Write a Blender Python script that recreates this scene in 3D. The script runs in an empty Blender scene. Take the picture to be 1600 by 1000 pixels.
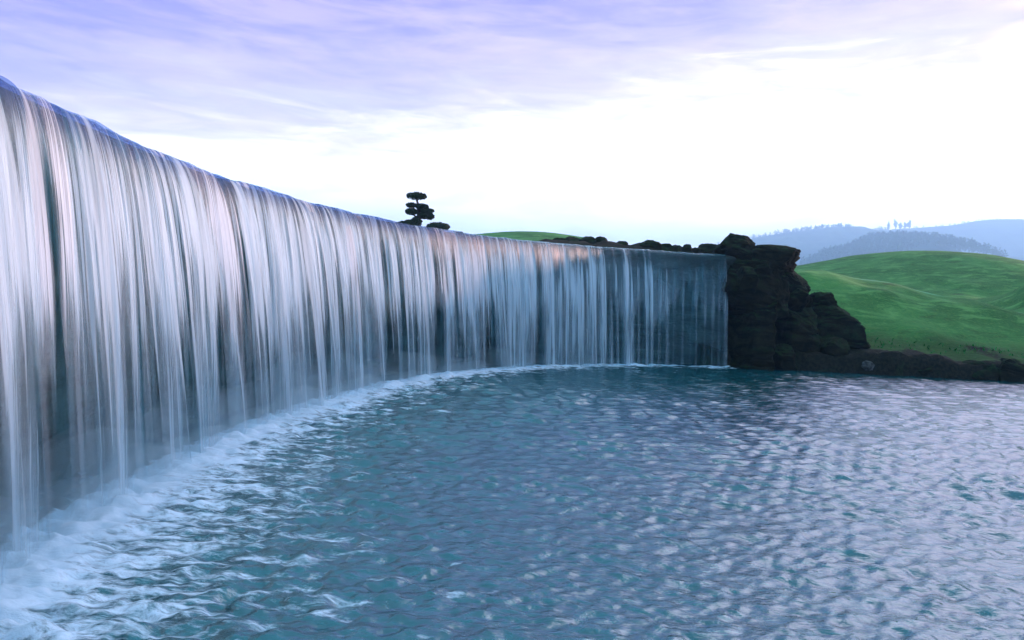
import bpy, math, random
import numpy as np
from mathutils import Vector, Matrix
R = math.radians
C = bpy.context.scene.collection
SC = bpy.context.scene

# ------------------------------------------------------------------ camera
F = 1155.6; HC = 3.0; Y0 = 453.0; RHO = R(2.6)
PIT = math.atan((500 - Y0) * math.cos(RHO) / F)
cf = Vector((0, math.cos(PIT), -math.sin(PIT)))
cR = Vector((1, 0, 0)); cU = Vector((0, math.sin(PIT), math.cos(PIT)))
cr = math.cos(RHO) * cR + math.sin(RHO) * cU
cu = -math.sin(RHO) * cR + math.cos(RHO) * cU
cam = bpy.data.objects.new('camera', bpy.data.cameras.new('camera')); C.objects.link(cam)
m = Matrix((cr, cu, -cf)).transposed().to_4x4(); m.translation = (0, 0, HC)
cam.matrix_world = m
cam.data.lens = 26; cam.data.sensor_width = 36
cam.data.clip_start = 0.1; cam.data.clip_end = 12000
SC.camera = cam

def ray(px, py): return cf + cr * ((px - 800) / F) - cu * ((py - 500) / F)
def at(px, py, Y):
    d = ray(px, py); return Vector((0, 0, HC)) + d * (Y / d.y)
def atz(px, py, z):
    d = ray(px, py); return Vector((0, 0, HC)) + d * ((z - HC) / d.z)

# ------------------------------------------------------------------ light
SUN_AZ, SUN_EL = R(62), R(10.0)          # azimuth measured from +Y towards +X
SC.view_settings.view_transform = 'Standard'
SC.view_settings.look = 'None'
SC.view_settings.exposure = 1.7
SC.view_settings.gamma = 1.0
SC.cycles.transparent_max_bounces = 16
SC.cycles.volume_bounces = 1
sl = bpy.data.lights.new('sun', 'SUN'); sl.energy = 5.0; sl.angle = R(4.0); sl.color = (1.0, 0.56, 0.50)
so = bpy.data.objects.new('sun', sl); C.objects.link(so)
sd = Vector((math.sin(SUN_AZ) * math.cos(SUN_EL), math.cos(SUN_AZ) * math.cos(SUN_EL), math.sin(SUN_EL)))
so.rotation_euler = sd.to_track_quat('Z', 'Y').to_euler(); so.location = sd * 300 + Vector((0, 0, 50))

class NT:
    """small helper round a node tree"""
    def __init__(s, tree): s.t = tree; s.n = tree.nodes; s.l = tree.links
    def node(s, kind, **kw):
        n = s.n.new(kind)
        for k, v in kw.items(): setattr(n, k, v)
        return n
    def put(s, sock, v):
        if hasattr(v, 'is_output') or isinstance(v, bpy.types.NodeSocket): s.l.new(v, sock)
        elif v is not None: sock.default_value = v
    def math(s, op, a, b=None, c=None, clamp=False):
        n = s.node('ShaderNodeMath', operation=op, use_clamp=clamp)
        s.put(n.inputs[0], a); s.put(n.inputs[1], b); s.put(n.inputs[2], c); return n.outputs[0]
    def mapr(s, v, a, b, c=0.0, d=1.0, smooth=True):
        n = s.node('ShaderNodeMapRange', interpolation_type='SMOOTHSTEP' if smooth else 'LINEAR')
        for i, x in enumerate((v, a, b, c, d)): s.put(n.inputs[i], x)
        return n.outputs[0]
    def mix(s, f, a, b):
        n = s.node('ShaderNodeMix', data_type='RGBA')
        s.put(n.inputs[0], f); s.put(n.inputs[6], a); s.put(n.inputs[7], b); return n.outputs[2]
    def noise(s, vec, scale=1.0, detail=2.0, rough=0.5, dist=0.0, dim='3D'):
        n = s.node('ShaderNodeTexNoise', noise_dimensions=dim)
        s.put(n.inputs['Vector'], vec); s.put(n.inputs['Scale'], scale); s.put(n.inputs['Detail'], detail)
        s.put(n.inputs['Roughness'], rough); s.put(n.inputs['Distortion'], dist); return n.outputs[0]
    def xyz(s, x, y, z):
        n = s.node('ShaderNodeCombineXYZ')
        for i, v in enumerate((x, y, z)): s.put(n.inputs[i], v)
        return n.outputs[0]
    def sep(s, v):
        n = s.node('ShaderNodeSeparateXYZ'); s.put(n.inputs[0], v); return n.outputs
    def scalev(s, v, k):
        n = s.node('ShaderNodeVectorMath', operation='MULTIPLY'); s.put(n.inputs[0], v); n.inputs[1].default_value = k; return n.outputs[0]
    def attr(s, name): return s.node('ShaderNodeAttribute', attribute_name=name).outputs['Fac']
    def ramp(s, v, stops):
        n = s.node('ShaderNodeValToRGB'); s.put(n.inputs[0], v); e = n.color_ramp.elements
        while len(e) < len(stops): e.new(0.5)
        for el, (p, c) in zip(e, stops): el.position = p; el.color = (*c, 1)
        return n.outputs[0]
    def bump(s, h, strength, dist=1.0, normal=None):
        n = s.node('ShaderNodeBump'); s.put(n.inputs['Height'], h); s.put(n.inputs['Strength'], strength)
        s.put(n.inputs['Distance'], dist); s.put(n.inputs['Normal'], normal); return n.outputs[0]

def col(c): return (*c, 1.0)

# sky: Nishita plus a layer of thin lavender cloud that brightens towards the horizon
w = bpy.data.worlds.new('World'); SC.world = w; w.use_nodes = True
T = NT(w.node_tree); T.n.clear()
sky = T.node('ShaderNodeTexSky', sky_type='NISHITA', sun_disc=False, sun_elevation=SUN_EL, sun_rotation=SUN_AZ)
gen = T.node('ShaderNodeTexCoord').outputs['Generated']
dx, dy, dz = T.sep(gen)
az = T.math('MULTIPLY', T.math('ARCTAN2', dx, dy), 57.3)
az = T.math('MINIMUM', T.math('MAXIMUM', az, -60.0), 22.0)
el = T.math('MULTIPLY', T.math('ARCSINE', dz), 57.3)
band = T.noise(T.scalev(gen, (3.0, 3.0, 13.0)), 1.0, 6.0, 0.55, 0.6)
streak = T.noise(T.scalev(gen, (9.0, 9.0, 60.0)), 1.0, 5.0, 0.6, 0.8)
puff = T.noise(T.scalev(gen, (1.6, 1.6, 5.0)), 1.0, 3.0, 0.5, 0.3)
t = T.math('SUBTRACT', el, T.math('MULTIPLY', az, 0.13))
t = T.math('ADD', t, T.math('MULTIPLY', T.math('SUBTRACT', band, 0.5), 6.5))
t = T.math('ADD', t, T.math('MULTIPLY', T.math('SUBTRACT', streak, 0.5), 8.0))
t = T.math('ADD', t, T.math('MULTIPLY', T.math('SUBTRACT', puff, 0.5), 6.0))
tn = T.math('DIVIDE', T.math('ADD', t, 15.0), 75.0, clamp=True)
def P(v): return (v + 15) / 75
cloud = T.ramp(tn, [(P(-15), (0.92, 0.98, 1.0)), (P(12.0), (0.95, 0.90, 0.95)), (P(13.5), (0.70, 0.58, 0.66)),
                    (P(15.2), (0.46, 0.36, 0.54)), (P(17.2), (0.345, 0.240, 0.49)), (P(20.5), (0.19, 0.115, 0.42)),
                    (P(24.5), (0.095, 0.045, 0.345)), (P(29), (0.10, 0.17, 0.36)), (P(38), (0.09, 0.28, 0.38)), (P(60), (0.08, 0.31, 0.38))])
g2 = (math.sin(R(48)) * math.cos(R(44)), math.cos(R(48)) * math.cos(R(44)), math.sin(R(44)))
dt = T.node('ShaderNodeVectorMath', operation='DOT_PRODUCT'); T.put(dt.inputs[0], gen); dt.inputs[1].default_value = g2
cloud = T.mix(T.math('MULTIPLY', T.mapr(T.math('ADD', dt.outputs['Value'], T.math('MULTIPLY', T.math('SUBTRACT', band, .5), .35)), .88, 1.04), .85), cloud, col((2.9, 2.0, 2.35)))
pk = T.noise(T.scalev(gen, (5.0, 5.0, 26.0)), 1.0, 5.0, 0.65, 0.5)
cloud = T.mix(T.mapr(pk, .40, .66, 0, .95), cloud, T.mix(.5, cloud, col((.50, .34, .50))))
cl = T.node('ShaderNodeVectorMath', operation='SCALE'); T.put(cl.inputs[0], cloud)
low = T.math('MULTIPLY', T.mapr(el, 14.5, 0.0), T.mapr(az, -75.0, -28.0))
T.put(cl.inputs['Scale'], T.math('MULTIPLY', T.math('ADD', T.math('MULTIPLY', low, 1.6), 1.0), 18.0))
skc = T.mix(0.9, sky.outputs[0], cl.outputs[0])
bg = T.node('ShaderNodeBackground'); T.put(bg.inputs[0], skc); bg.inputs[1].default_value = 0.047
wo = T.node('ShaderNodeOutputWorld'); T.l.new(bg.outputs[0], wo.inputs[0])

# ------------------------------------------------------------------ numpy helpers
def vnoise(x, y=None, z=None, seed=0):
    """value noise in -1..1, any of one to three dimensions"""
    x = np.asarray(x, float); y = np.zeros_like(x) if y is None else np.asarray(y, float); z = np.zeros_like(x) if z is None else np.asarray(z, float)
    x, y, z = np.broadcast_arrays(x, y, z)
    xi, yi, zi = np.floor(x), np.floor(y), np.floor(z)
    fx, fy, fz = x - xi, y - yi, z - zi
    fx, fy, fz = (f * f * (3 - 2 * f) for f in (fx, fy, fz))
    xi, yi, zi = (a.astype(np.int64) for a in (xi, yi, zi))
    def h(a, b, c):
        n = (a * 374761393 + b * 668265263 + c * 2147483647 + seed * 974634599) & 0xffffffff
        n = ((n ^ (n >> 13)) * 1274126177) & 0xffffffff
        n = ((n ^ (n >> 16)) * 2246822519) & 0xffffffff
        return ((n ^ (n >> 15)) & 0xffff) / 32767.5 - 1
    r = 0
    for a in (0, 1):
        for b in (0, 1):
            for c in (0, 1):
                r = r + h(xi + a, yi + b, zi + c) * (fx if a else 1 - fx) * (fy if b else 1 - fy) * (fz if c else 1 - fz)
    return r
def fbm(x, y=None, z=None, seed=0, octaves=4):
    r = 0; amp = 1.0; k = 1.0
    for o in range(octaves):
        r = r + amp * vnoise(np.asarray(x) * k, None if y is None else np.asarray(y) * k, None if z is None else np.asarray(z) * k, seed + o * 17)
        amp *= 0.5; k *= 2.03
    return r
def sstep(a, b, x):
    t = np.clip((np.asarray(x, float) - a) / (b - a), 0, 1); return t * t * (3 - 2 * t)

def grid_mesh(name, co, nu, nv, mat=None, attrs=None, uv=None, close=False, parent=None):
    """co: (nu*nv,3), index = i*nv + j"""
    me = bpy.data.meshes.new(name)
    i = np.arange(nu if close else nu - 1)[:, None]; j = np.arange(nv - 1)[None, :]
    i2 = (i + 1) % nu
    f = np.stack([i * nv + j, i2 * nv + j, i2 * nv + j + 1, i * nv + j + 1], -1).reshape(-1, 4)
    return raw_mesh(name, co, f, mat, attrs, uv, parent)
def raw_mesh(name, co, f, mat=None, attrs=None, uv=None, parent=None, smooth=True):
    me = bpy.data.meshes.new(name); co = np.asarray(co, np.float32); f = np.asarray(f, np.int32)
    k = f.shape[1]
    me.vertices.add(len(co)); me.vertices.foreach_set('co', co.ravel())
    me.loops.add(f.size); me.loops.foreach_set('vertex_index', f.ravel())
    me.polygons.add(len(f)); me.polygons.foreach_set('loop_start', np.arange(0, f.size, k, dtype=np.int32))
    me.polygons.foreach_set('use_smooth', np.full(len(f), smooth))
    for an, av in (attrs or {}).items():
        a = me.attributes.new(an, 'FLOAT', 'POINT'); a.data.foreach_set('value', np.asarray(av, np.float32).ravel())
    if uv is not None:
        ul = me.uv_layers.new(name='UVMap'); ul.data.foreach_set('uv', np.asarray(uv, np.float32)[f.ravel()].ravel())
    me.update(calc_edges=True); me.validate()
    o = bpy.data.objects.new(name, me); C.objects.link(o)
    if mat: me.materials.append(mat)
    if parent: o.parent = parent
    return o
def tag(o, label=None, cat=None, group=None, kind=None):
    if label: o['label'] = label
    if cat: o['category'] = cat
    if group: o['group'] = group
    if kind: o['kind'] = kind
    return o
def empty(name, loc, label, cat, group=None):
    o = bpy.data.objects.new(name, None); C.objects.link(o); o.location = loc
    return tag(o, label, cat, group)
def material(name):
    mt = bpy.data.materials.new(name); mt.use_nodes = True; t = NT(mt.node_tree); t.n.clear()
    out = t.node('ShaderNodeOutputMaterial'); return mt, t, out
def principled(t, out, **kw):
    b = t.node('ShaderNodeBsdfPrincipled')
    for k, v in kw.items(): t.put(b.inputs[k.replace('_', ' ')], v)
    t.l.new(b.outputs[0], out.inputs['Surface']); return b

# ------------------------------------------------------------------ the lip of the weir, in plan
LIPZ = 5.0; DOUT = 0.9
toppx = [(0,125),(60,158),(150,197),(250,242),(350,281),(450,308),(550,334),(650,355),(750,369),(850,379),(950,388),(1050,394),(1128,398)]
lp = [atz(x, y, LIPZ) for x, y in toppx]
pts = [(-3.6, -3.5), (-4.35, 0.0), (-4.95, 3.5), (-5.35, 6.0)] + [(p.x, p.y) for p in lp]
e = Vector((lp[-1].x - lp[-3].x, lp[-1].y - lp[-3].y)).normalized()
pts += [(lp[-1].x + e.x * 0.15, lp[-1].y + e.y * 0.15 - 0.02)]
pts = np.array(pts)
for _ in range(2): pts[1:-1] = 0.2 * pts[:-2] + 0.6 * pts[1:-1] + 0.2 * pts[2:]
def catmull(p, n=40):
    out = []
    q = np.vstack([2 * p[0] - p[1], p, 2 * p[-1] - p[-2]])
    for i in range(1, len(q) - 2):
        u = np.linspace(0, 1, n, endpoint=False)[:, None]
        a, b, c, d = q[i - 1], q[i], q[i + 1], q[i + 2]
        out.append(0.5 * (2 * b + (c - a) * u + (2 * a - 5 * b + 4 * c - d) * u ** 2 + (3 * b - a - 3 * c + d) * u ** 3))
    return np.vstack(out + [p[-1:]])
def resample(c, step):
    d = np.r_[0, np.cumsum(np.linalg.norm(np.diff(c, axis=0), axis=1))]
    n = int(d[-1] / step) + 1; s = np.linspace(0, d[-1], n)
    return s, np.c_[np.interp(s, d, c[:, 0]), np.interp(s, d, c[:, 1])]
curve = catmull(pts)
def frame(step):
    s, c = resample(curve, step)
    tt = np.gradient(c, axis=0); tt /= np.linalg.norm(tt, axis=1)[:, None]
    k = max(3, int(1.0 / step)); ker = np.ones(k) / k
    nn = np.c_[tt[:, 1], -tt[:, 0]]
    nn = np.c_[[np.convolve(np.pad(nn[:, i], k, 'edge'), ker, 'same')[k:-k] for i in (0, 1)]].T
    nn /= np.linalg.norm(nn, axis=1)[:, None]
    return s, c, nn
S1, L1, N1 = frame(0.5)
# arc length belonging to a column of the photograph, measured along the lip
def proj_x(P3):
    d = P3 - np.array([0, 0, HC]); z = d @ np.array(cf); return 800 + F * (d @ np.array(cr)) / z
sF, cF, nF = frame(0.05)
pxF = proj_x(np.c_[cF, np.full(len(cF), LIPZ)]); pxF[cF[:, 1] < 3] = -3000
ok = cF[:, 1] > 4
def s_of(px): return float(np.interp(px, pxF[ok], sF[ok]))
def thrown(s_): return DOUT * np.interp(s_, [s_of(-20), s_of(350)], [.70, 1.0])
BASE = L1 + N1 * thrown(S1)[:, None]

# shore of the pool, closed
shore_px = [(1262, 581), (1320, 584), (1380, 587), (1440, 590), (1500, 593), (1560, 596), (1620, 599)]
shore = [(atz(x, y, 0).x, atz(x, y, 0).y) for x, y in shore_px]
pool = np.array([tuple(p) for p in BASE] + [(11.5, 33.6)] + shore + [(29, 31.5), (35, 28), (39, 20), (39, 5), (34, -10), (18, -18), (5, -16), (-2, -9)])
def poly_dist(x, y, poly):
    """signed distance, negative inside"""
    a = poly; b = np.roll(poly, -1, 0); dmin = np.full(x.shape, 1e9); ins = np.zeros(x.shape, bool)
    for (ax, ay), (bx, by) in zip(a, b):
        ex, ey = bx - ax, by - ay; L = ex * ex + ey * ey + 1e-12
        t = np.clip(((x - ax) * ex + (y - ay) * ey) / L, 0, 1)
        dmin = np.minimum(dmin, (x - ax - t * ex) ** 2 + (y - ay - t * ey) ** 2)
        c = ((ay > y) != (by > y)) & (x < ex * (y - ay) / (ey + 1e-12) + ax); ins ^= c
    d = np.sqrt(dmin); return np.where(ins, -d, d)
def curve_dist(x, y, c):
    d = np.full(x.shape, 1e9); idx = np.zeros(x.shape, np.int32)
    for i, (ax, ay) in enumerate(c):
        q = (x - ax) ** 2 + (y - ay) ** 2; mk = q < d; d[mk] = q[mk]; idx[mk] = i
    return np.sqrt(d), idx

# ------------------------------------------------------------------ ground
def gauss(x, y, cx, cy, sx, sy, rot=0.0):
    c, s_ = math.cos(rot), math.sin(rot); u = (x - cx) * c + (y - cy) * s_; v = -(x - cx) * s_ + (y - cy) * c
    return np.exp(-0.5 * ((u / sx) ** 2 + (v / sy) ** 2))
TREE = at(655, 360, 40.0)
HILLPX = [(1080, 437), (1180, 424), (1256, 414), (1300, 406), (1350, 397), (1400, 392), (1440, 391), (1490, 394), (1540, 404), (1600, 418), (1660, 432), (1760, 446), (1900, 470)]
HX = [at(a, b_, 78).x for a, b_ in HILLPX]; HZ = [at(a, b_, 78).z for a, b_ in HILLPX]
def height(x, y):
    q = poly_dist(x, y, pool)
    dl, il = curve_dist(x, y, L1)
    side = (x - L1[il, 0]) * N1[il, 0] + (y - L1[il, 1]) * N1[il, 1]      # negative behind the lip
    back = -side
    # right hand ground: dark bank, rising lawn, dip, round hill
    crest = np.interp(x, [12, 18, 24, 32, 45], [5.2, 5.0, 4.1, 3.1, 2.6])
    zr = 0.75 + 0.25 * vnoise(x * .5, y * .5, seed=3) + (crest - 0.9) * sstep(0.6, 12.5, q) ** 0.85
    zr -= 0.55 * sstep(11, 16, q) * sstep(60, 30, q) * sstep(10, 22, x)
    zc = np.interp(x, HX, HZ)
    zr += np.clip(zc - zr, 0, None) * np.exp(-0.5 * (np.abs(y - 78) / np.where(y < 78, 13.5, 18)) ** 2.4) * sstep(8, 16, x)
    ru = (x - 47) * 0.883 + (y - 38) * 0.469; rv = -(x - 47) * 0.469 + (y - 38) * 0.883      # across and along the unseen eastern ridge, shaped to shade the lower fall
    rz = np.interp(rv, [-70, -45, -20, 0, 8, 12, 16, 20, 30, 40], [6, 11.0, 13.2, 13.0, 12.6, 11.6, 7.0, 4.5, 2.5, 1.0])
    zr += np.clip(rz - zr, 0, None) * np.exp(-0.5 * (ru / np.where(ru < 0, 3.2, 16.0)) ** 2)
    zr += 0.22 * vnoise(x * .13, y * .13, seed=5) * sstep(2, 8, q)
    # upper ground behind the weir
    zl = 4.35 + 0.75 * sstep(3.6, 5.2, back) + 0.045 * np.clip(back - 5, 0, 60)
    zl += 0.12 * vnoise(x * .7, y * .7, seed=9) * sstep(4, 6, back)
    zl += .40 * sstep(-1, 3, x) * np.exp(-((back - 6.0) / 1.5) ** 2) * (1 + .3 * vnoise(x * .8, y * .8, seed=10))
    mo = at(838, 361, 80)
    zl += np.clip(mo.z - zl, 0, None) * gauss(x, y, mo.x, 82, 8.5, 9)
    zl += 0.75 * gauss(x, y, TREE.x - 1.0, TREE.y, 2.2, 2.2)
    wgt = sstep(10.2, 8.6, x - 0.25 * np.clip(y - 35, 0, 12)) * sstep(0.8, 1.6, back) + 0 * x
    wgt = np.where((x > 8.5) & (y < 34.5), 0, wgt)
    far = sstep(140, 520, np.hypot(x, y))
    z = zr * (1 - wgt) + zl * wgt
    z = z * (1 - far) + 0.8 * far
    inner = sstep(0.55, -0.1, q)
    z = z * (1 - inner) + (-1.4) * inner
    z = np.where((back < 1.0) & (back > -1.5) & (il < len(L1) - 3) & (dl < 2.0), np.minimum(z, -1.4), z)
    return z, q, back, wgt
def axis(parts):
    a = []
    for lo, hi, st in parts: a += list(np.arange(lo, hi, st))
    return np.array(sorted(set(np.round(a, 4))))
neg = -np.geomspace(40, 4300, 30)[::-1]; pos = np.geomspace(110, 4300, 28)
gx = np.r_[neg, axis([(-38, -12, 1.5), (-12, 10, 0.5), (10, 38, 0.22), (38, 108, 1.2)]), pos]
gy = np.r_[neg, axis([(-38, 28, 1.5), (28, 30, .5), (30, 54, 0.22), (54, 108, 0.8)]), pos]
GX, GY = np.meshgrid(gx, gy, indexing='ij')
GZ, GQ, GB, GW = height(GX, GY)
# dark soil: on the bank by the water and on the rim behind the weir
soil = np.maximum(sstep(3.4, 0.3, GQ + 1.5 * fbm(GX * .45, GY * .6, seed=21, octaves=3)), GW * sstep(9.5, 7.0, GB))
GZ += (0.16 * fbm(GX * 2.2, GY * 2.2, seed=31, octaves=2) * np.clip(soil, 0, 1) * (GQ > 0.2))

mt_ground, t, out = material('lawn_and_soil')
pos_ = t.node('ShaderNodeNewGeometry').outputs['Position']
n1 = t.noise(pos_, 0.16, 4, 0.55, 0.4); n2 = t.noise(t.scalev(pos_, (.7, 1.6, 1.0)), 0.8, 6, 0.7, .5); n3 = t.noise(pos_, 7.0, 3, 0.7)
g = t.mix(t.mapr(n1, .35, .68), col((0.026, 0.130, 0.027)), col((0.055, 0.225, 0.050)))
g = t.mix(t.mapr(n2, .48, .66, 0, .85), g, col((0.110, 0.32, 0.080)))
g = t.mix(t.mapr(n2, .46, .30, 0, .65), g, col((0.020, 0.065, 0.015)))
g = t.mix(t.mapr(n3, .45, .75, 0, .4), g, col((0.14, 0.30, 0.06)))
e_ = t.mix(t.mapr(n3, .35, .65), col((0.006, 0.008, 0.004)), col((0.018, 0.019, 0.010)))
e_ = t.mix(t.mapr(n2, .5, .65, 0, .6), e_, col((0.016, 0.034, 0.012)))
sm = t.math('ADD', t.attr('soil'), t.math('MULTIPLY', t.math('SUBTRACT', n3, .5), .9))
g = t.mix(t.math('MULTIPLY', t.attr('pale_crest'), .85), g, col((0.20, 0.50, 0.30)))  # narrow paler strip along the near crest of the lawn
g = t.mix(t.mapr(t.math('ADD', t.attr('bank'), t.math('MULTIPLY', t.math('SUBTRACT', n2, .5), 1.6)), .35, .85, 0, .75), g, col((0.022, 0.050, 0.010)))
base = t.mix(t.mapr(sm, .35, .65), g, e_)
bh = t.math('ADD', t.math('MULTIPLY', n2, .8), t.math('MULTIPLY', n3, .25))
principled(t, out, Base_Color=base, Roughness=0.9, Specular_IOR_Level=0.15, Normal=t.bump(bh, 0.6, 0.2))
ground = grid_mesh('ground', np.stack([GX, GY, GZ], -1).reshape(-1, 3), len(gx), len(gy), mt_ground, {'soil': soil, 'bank': sstep(7.0, 1.0, GQ), 'pale_crest': np.exp(-((GQ - 11.6 - .5 * vnoise(GX * .15, seed=77)) / .5) ** 2) * sstep(17, 23, GX) * (GY > 25) * (GY < 60)})
tag(ground, kind='structure')
from bisect import bisect
def gz(x, y):
    i = min(max(bisect(gx, x) - 1, 0), len(gx) - 2); j = min(max(bisect(gy, y) - 1, 0), len(gy) - 2)
    return float(GZ[i:i + 2, j:j + 2].mean())

# ------------------------------------------------------------------ the weir wall
mt_wall, t, out = material('wet_dark_stone')
pos_ = t.node('ShaderNodeNewGeometry').outputs['Position']
n1 = t.noise(t.scalev(pos_, (.5, .5, 2.2)), 1.0, 6, 0.62, 0.5); n2 = t.noise(t.scalev(pos_, (2.5, 2.5, .25)), 1.0, 4, .6); n3 = t.noise(pos_, 9, 4, .65)
c = t.mix(t.mapr(n1, .36, .66), col((0.010, 0.028, 0.022)), col((0.055, 0.098, 0.084)))
c = t.mix(t.mapr(n2, .5, .75, 0, .7), c, col((0.055, 0.085, 0.085)))
c = t.mix(t.mapr(n3, .55, .8, 0, .5), c, col((0.018, 0.014, 0.008)))
principled(t, out, Base_Color=c, Roughness=t.mapr(n2, .3, .7, .45, .7), Normal=t.bump(t.math('ADD', n1, t.math('MULTIPLY', n3, .3)), .6, .12))
s, c_, n_ = frame(0.12)
ext = np.arange(1, 15)[:, None] * 0.12      # the wall runs on behind the rock pile
tl = (c_[-1] - c_[-4]) / np.linalg.norm(c_[-1] - c_[-4])
c_ = np.vstack([c_, c_[-1] + tl * ext]); n_ = np.vstack([n_, np.repeat(n_[-1:], 14, 0)]); s = np.r_[s, s[-1] + ext[:, 0]]
prof = [(-1.25, -1.5), (-1.25, 4.55), (-1.2, 4.78), (-0.5, 4.975), (-0.1, 4.975), (0.02, 4.935)] + [(0.03 - 0.45 * min(1, (4.86 - z) / 2.5) ** .7, z) for z in np.linspace(4.86, -1.5, 54)]
prof = np.array(prof); nu, nv = len(s), len(prof)
off = np.tile(prof[None, :, 0], (nu, 1)); zz = np.tile(prof[None, :, 1], (nu, 1)); ss = np.tile(s[:, None], (1, nv))
face = (np.arange(nv) >= 7)[None, :]
lay = np.floor((zz + 0.25 * vnoise(ss * .35, seed=4)) / 0.62)
off = off + face * (0.06 * fbm(ss * .9, zz * 1.6, seed=8) + 0.05 * vnoise(ss * .55 + lay * 7.3, lay * 3.1, seed=12)) * sstep(4.9, 4.4, zz)
co = np.stack([c_[:, 0:1] + n_[:, 0:1] * off, c_[:, 1:2] + n_[:, 1:2] * off, zz], -1).reshape(-1, 3)
wall = grid_mesh('weir_wall', co, nu, nv, mt_wall)
tag(wall, 'tall curving dark wet stone wall behind the curtain of falling water', 'wall')

# ------------------------------------------------------------------ boulders
mt_rock, t, out = material('dark_mossy_rock')
tc = t.node('ShaderNodeNewGeometry'); pos_ = tc.outputs['Position']; nz = t.sep(tc.outputs['Normal'])[2]
oi = t.node('ShaderNodeObjectInfo').outputs['Random']
n1 = t.noise(t.scalev(pos_, (1.0, 1.0, 2.6)), 1.1, 6, .65, .6); n2 = t.noise(pos_, 4.5, 5, .7); n3 = t.noise(pos_, 0.8, 3, .5)
c = t.mix(t.mapr(n1, .34, .68), col((0.005, 0.007, 0.003)), col((0.026, 0.027, 0.013)))
c = t.mix(t.mapr(n2, .58, .76, 0, .6), c, col((0.036, 0.038, 0.024)))
c = t.mix(t.math('MULTIPLY', oi, .45), c, col((0.008, 0.008, 0.004)))
moss = t.math('MULTIPLY', t.mapr(t.math('ADD', nz, t.math('MULTIPLY', n3, .8)), .55, 1.1), t.mapr(n2, .35, .6))
c = t.mix(t.math('MULTIPLY', moss, .6), c, col((0.016, 0.045, 0.014)))
principled(t, out, Base_Color=c, Roughness=.85, Specular_IOR_Level=.06, Normal=t.bump(t.math('ADD', n1, t.math('MULTIPLY', n2, .4)), .8, .18))
mt_pale, t, out = material('pale_worn_rock')
pos_ = t.node('ShaderNodeNewGeometry').outputs['Position']; n2 = t.noise(pos_, 5, 5, .7)
principled(t, out, Base_Color=t.mix(t.mapr(n2, .35, .65), col((0.02, 0.024, 0.02)), col((0.10, 0.115, 0.11))), Roughness=.8, Normal=t.bump(n2, .6, .1))

def sphere(nu, nv):
    u = np.linspace(0, 2 * np.pi, nu, endpoint=False)[:, None]; v = np.linspace(0, np.pi, nv)[None, :]
    return np.stack([np.sin(v) * np.cos(u), np.sin(v) * np.sin(u), np.cos(v) + 0 * u], -1).reshape(-1, 3)
def boulder_co(size, seed, square=0.45, cuts=12, nu=110, nv=90, rough=.10, slab=False):
    rng = np.random.default_rng(seed)
    p = sphere(nu, nv)
    p = np.sign(p) * np.abs(p) ** (1 - square)
    mx = np.abs(p).max(1, keepdims=True); L = np.linalg.norm(p, axis=1, keepdims=True)
    for _ in range(cuts):
        n = rng.normal(size=3); n[2] *= .6; n /= np.linalg.norm(n); d = rng.uniform(.70, .98)
        ex = p @ n - d; p = p - np.clip(ex, 0, None)[:, None] * n * .96
    p = p / np.abs(p).max(0)
    h = np.array(size) / 2
    q = p * h; k = 1.6 / max(h)
    n = fbm(q[:, 0] * k + seed, q[:, 1] * k, q[:, 2] * k * 1.7, seed=seed, octaves=5)
    n2 = 1 - 2 * np.abs(fbm(q[:, 0] * k * 2.3 + seed, q[:, 1] * k * 2.3, q[:, 2] * k * 4.0, seed=seed + 40, octaves=4))
    q = q * (1 + rough * n[:, None] + rough * .45 * n2[:, None])
    for th_, am_ in ((.42, .085), (.17, .04)):
        ly = np.floor((q[:, 2] + .12 * vnoise(q[:, 0] * .9, q[:, 1] * .9, seed=seed + 9) + .1 * q[:, 0] * .4) / th_)
        q[:, :2] *= (1 + am_ * vnoise(ly * 3.7 + .5, np.arctan2(q[:, 1], q[:, 0]) * 1.4, ly * 1.3, seed=seed + 11))[:, None]
    st = np.sin(q[:, 2] * 9.0 + 2.0 * vnoise(q[:, 0] * 1.2, q[:, 1] * 1.2, seed=seed + 2))
    q[:, :2] *= (1 + 0.025 * st)[:, None]
    return q, nu, nv
BOULDERS = []
def boulder(px0, px1, py0, py1, Y, label, seed, depth=None, group=None, mat=mt_rock, ztop=None, rot=0, tilt=0, **kw):
    a = at(px0, py1, Y); b = at(px1, py0, Y); cx = (px0 + px1) / 2
    wdt = abs(b.x - a.x); top = at(cx, py0, Y).z; bot = at(cx, py1, Y).z
    hgt = top - bot; dpt = depth or wdt * 0.85
    q, nu, nv = boulder_co((wdt, dpt, hgt), seed, **kw)
    cr_, sr_ = math.cos(tilt), math.sin(tilt)
    q = np.c_[q[:, 0] * cr_ + q[:, 2] * sr_, q[:, 1], -q[:, 0] * sr_ + q[:, 2] * cr_]
    o = grid_mesh('boulder', q - [0, 0, -hgt / 2], nu, nv, mat, close=True)
    o.location = ((a.x + b.x) / 2, Y + dpt * 0.25, bot); o.rotation_euler.z = rot
    tag(o, label, 'boulder', group); BOULDERS.append(o); return o
GP = 'boulders of the dark rock pile at the right end of the waterfall'
boulder(1122, 1184, 366, 408, 33.2, 'rounded dark boulder perched on top of the rock pile, highest of all', 11, group=GP, tilt=.16, square=.25)
boulder(1172, 1258, 385, 423, 33.3, 'flat overhanging slab like a cap on the rock pile', 12, group=GP, square=.62, cuts=5, depth=2.6, rough=.07, tilt=.03)
boulder(1130, 1240, 396, 492, 33.0, 'broad upright block directly under the cap slab, beside the end of the waterfall', 13, group=GP, square=.5, cuts=8, depth=3.0)
boulder(1195, 1276, 412, 500, 34.6, 'steep boulder under the slab whose side slopes down to the lawn', 14, group=GP, square=.3, cuts=9, depth=3.0, tilt=.1)
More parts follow.
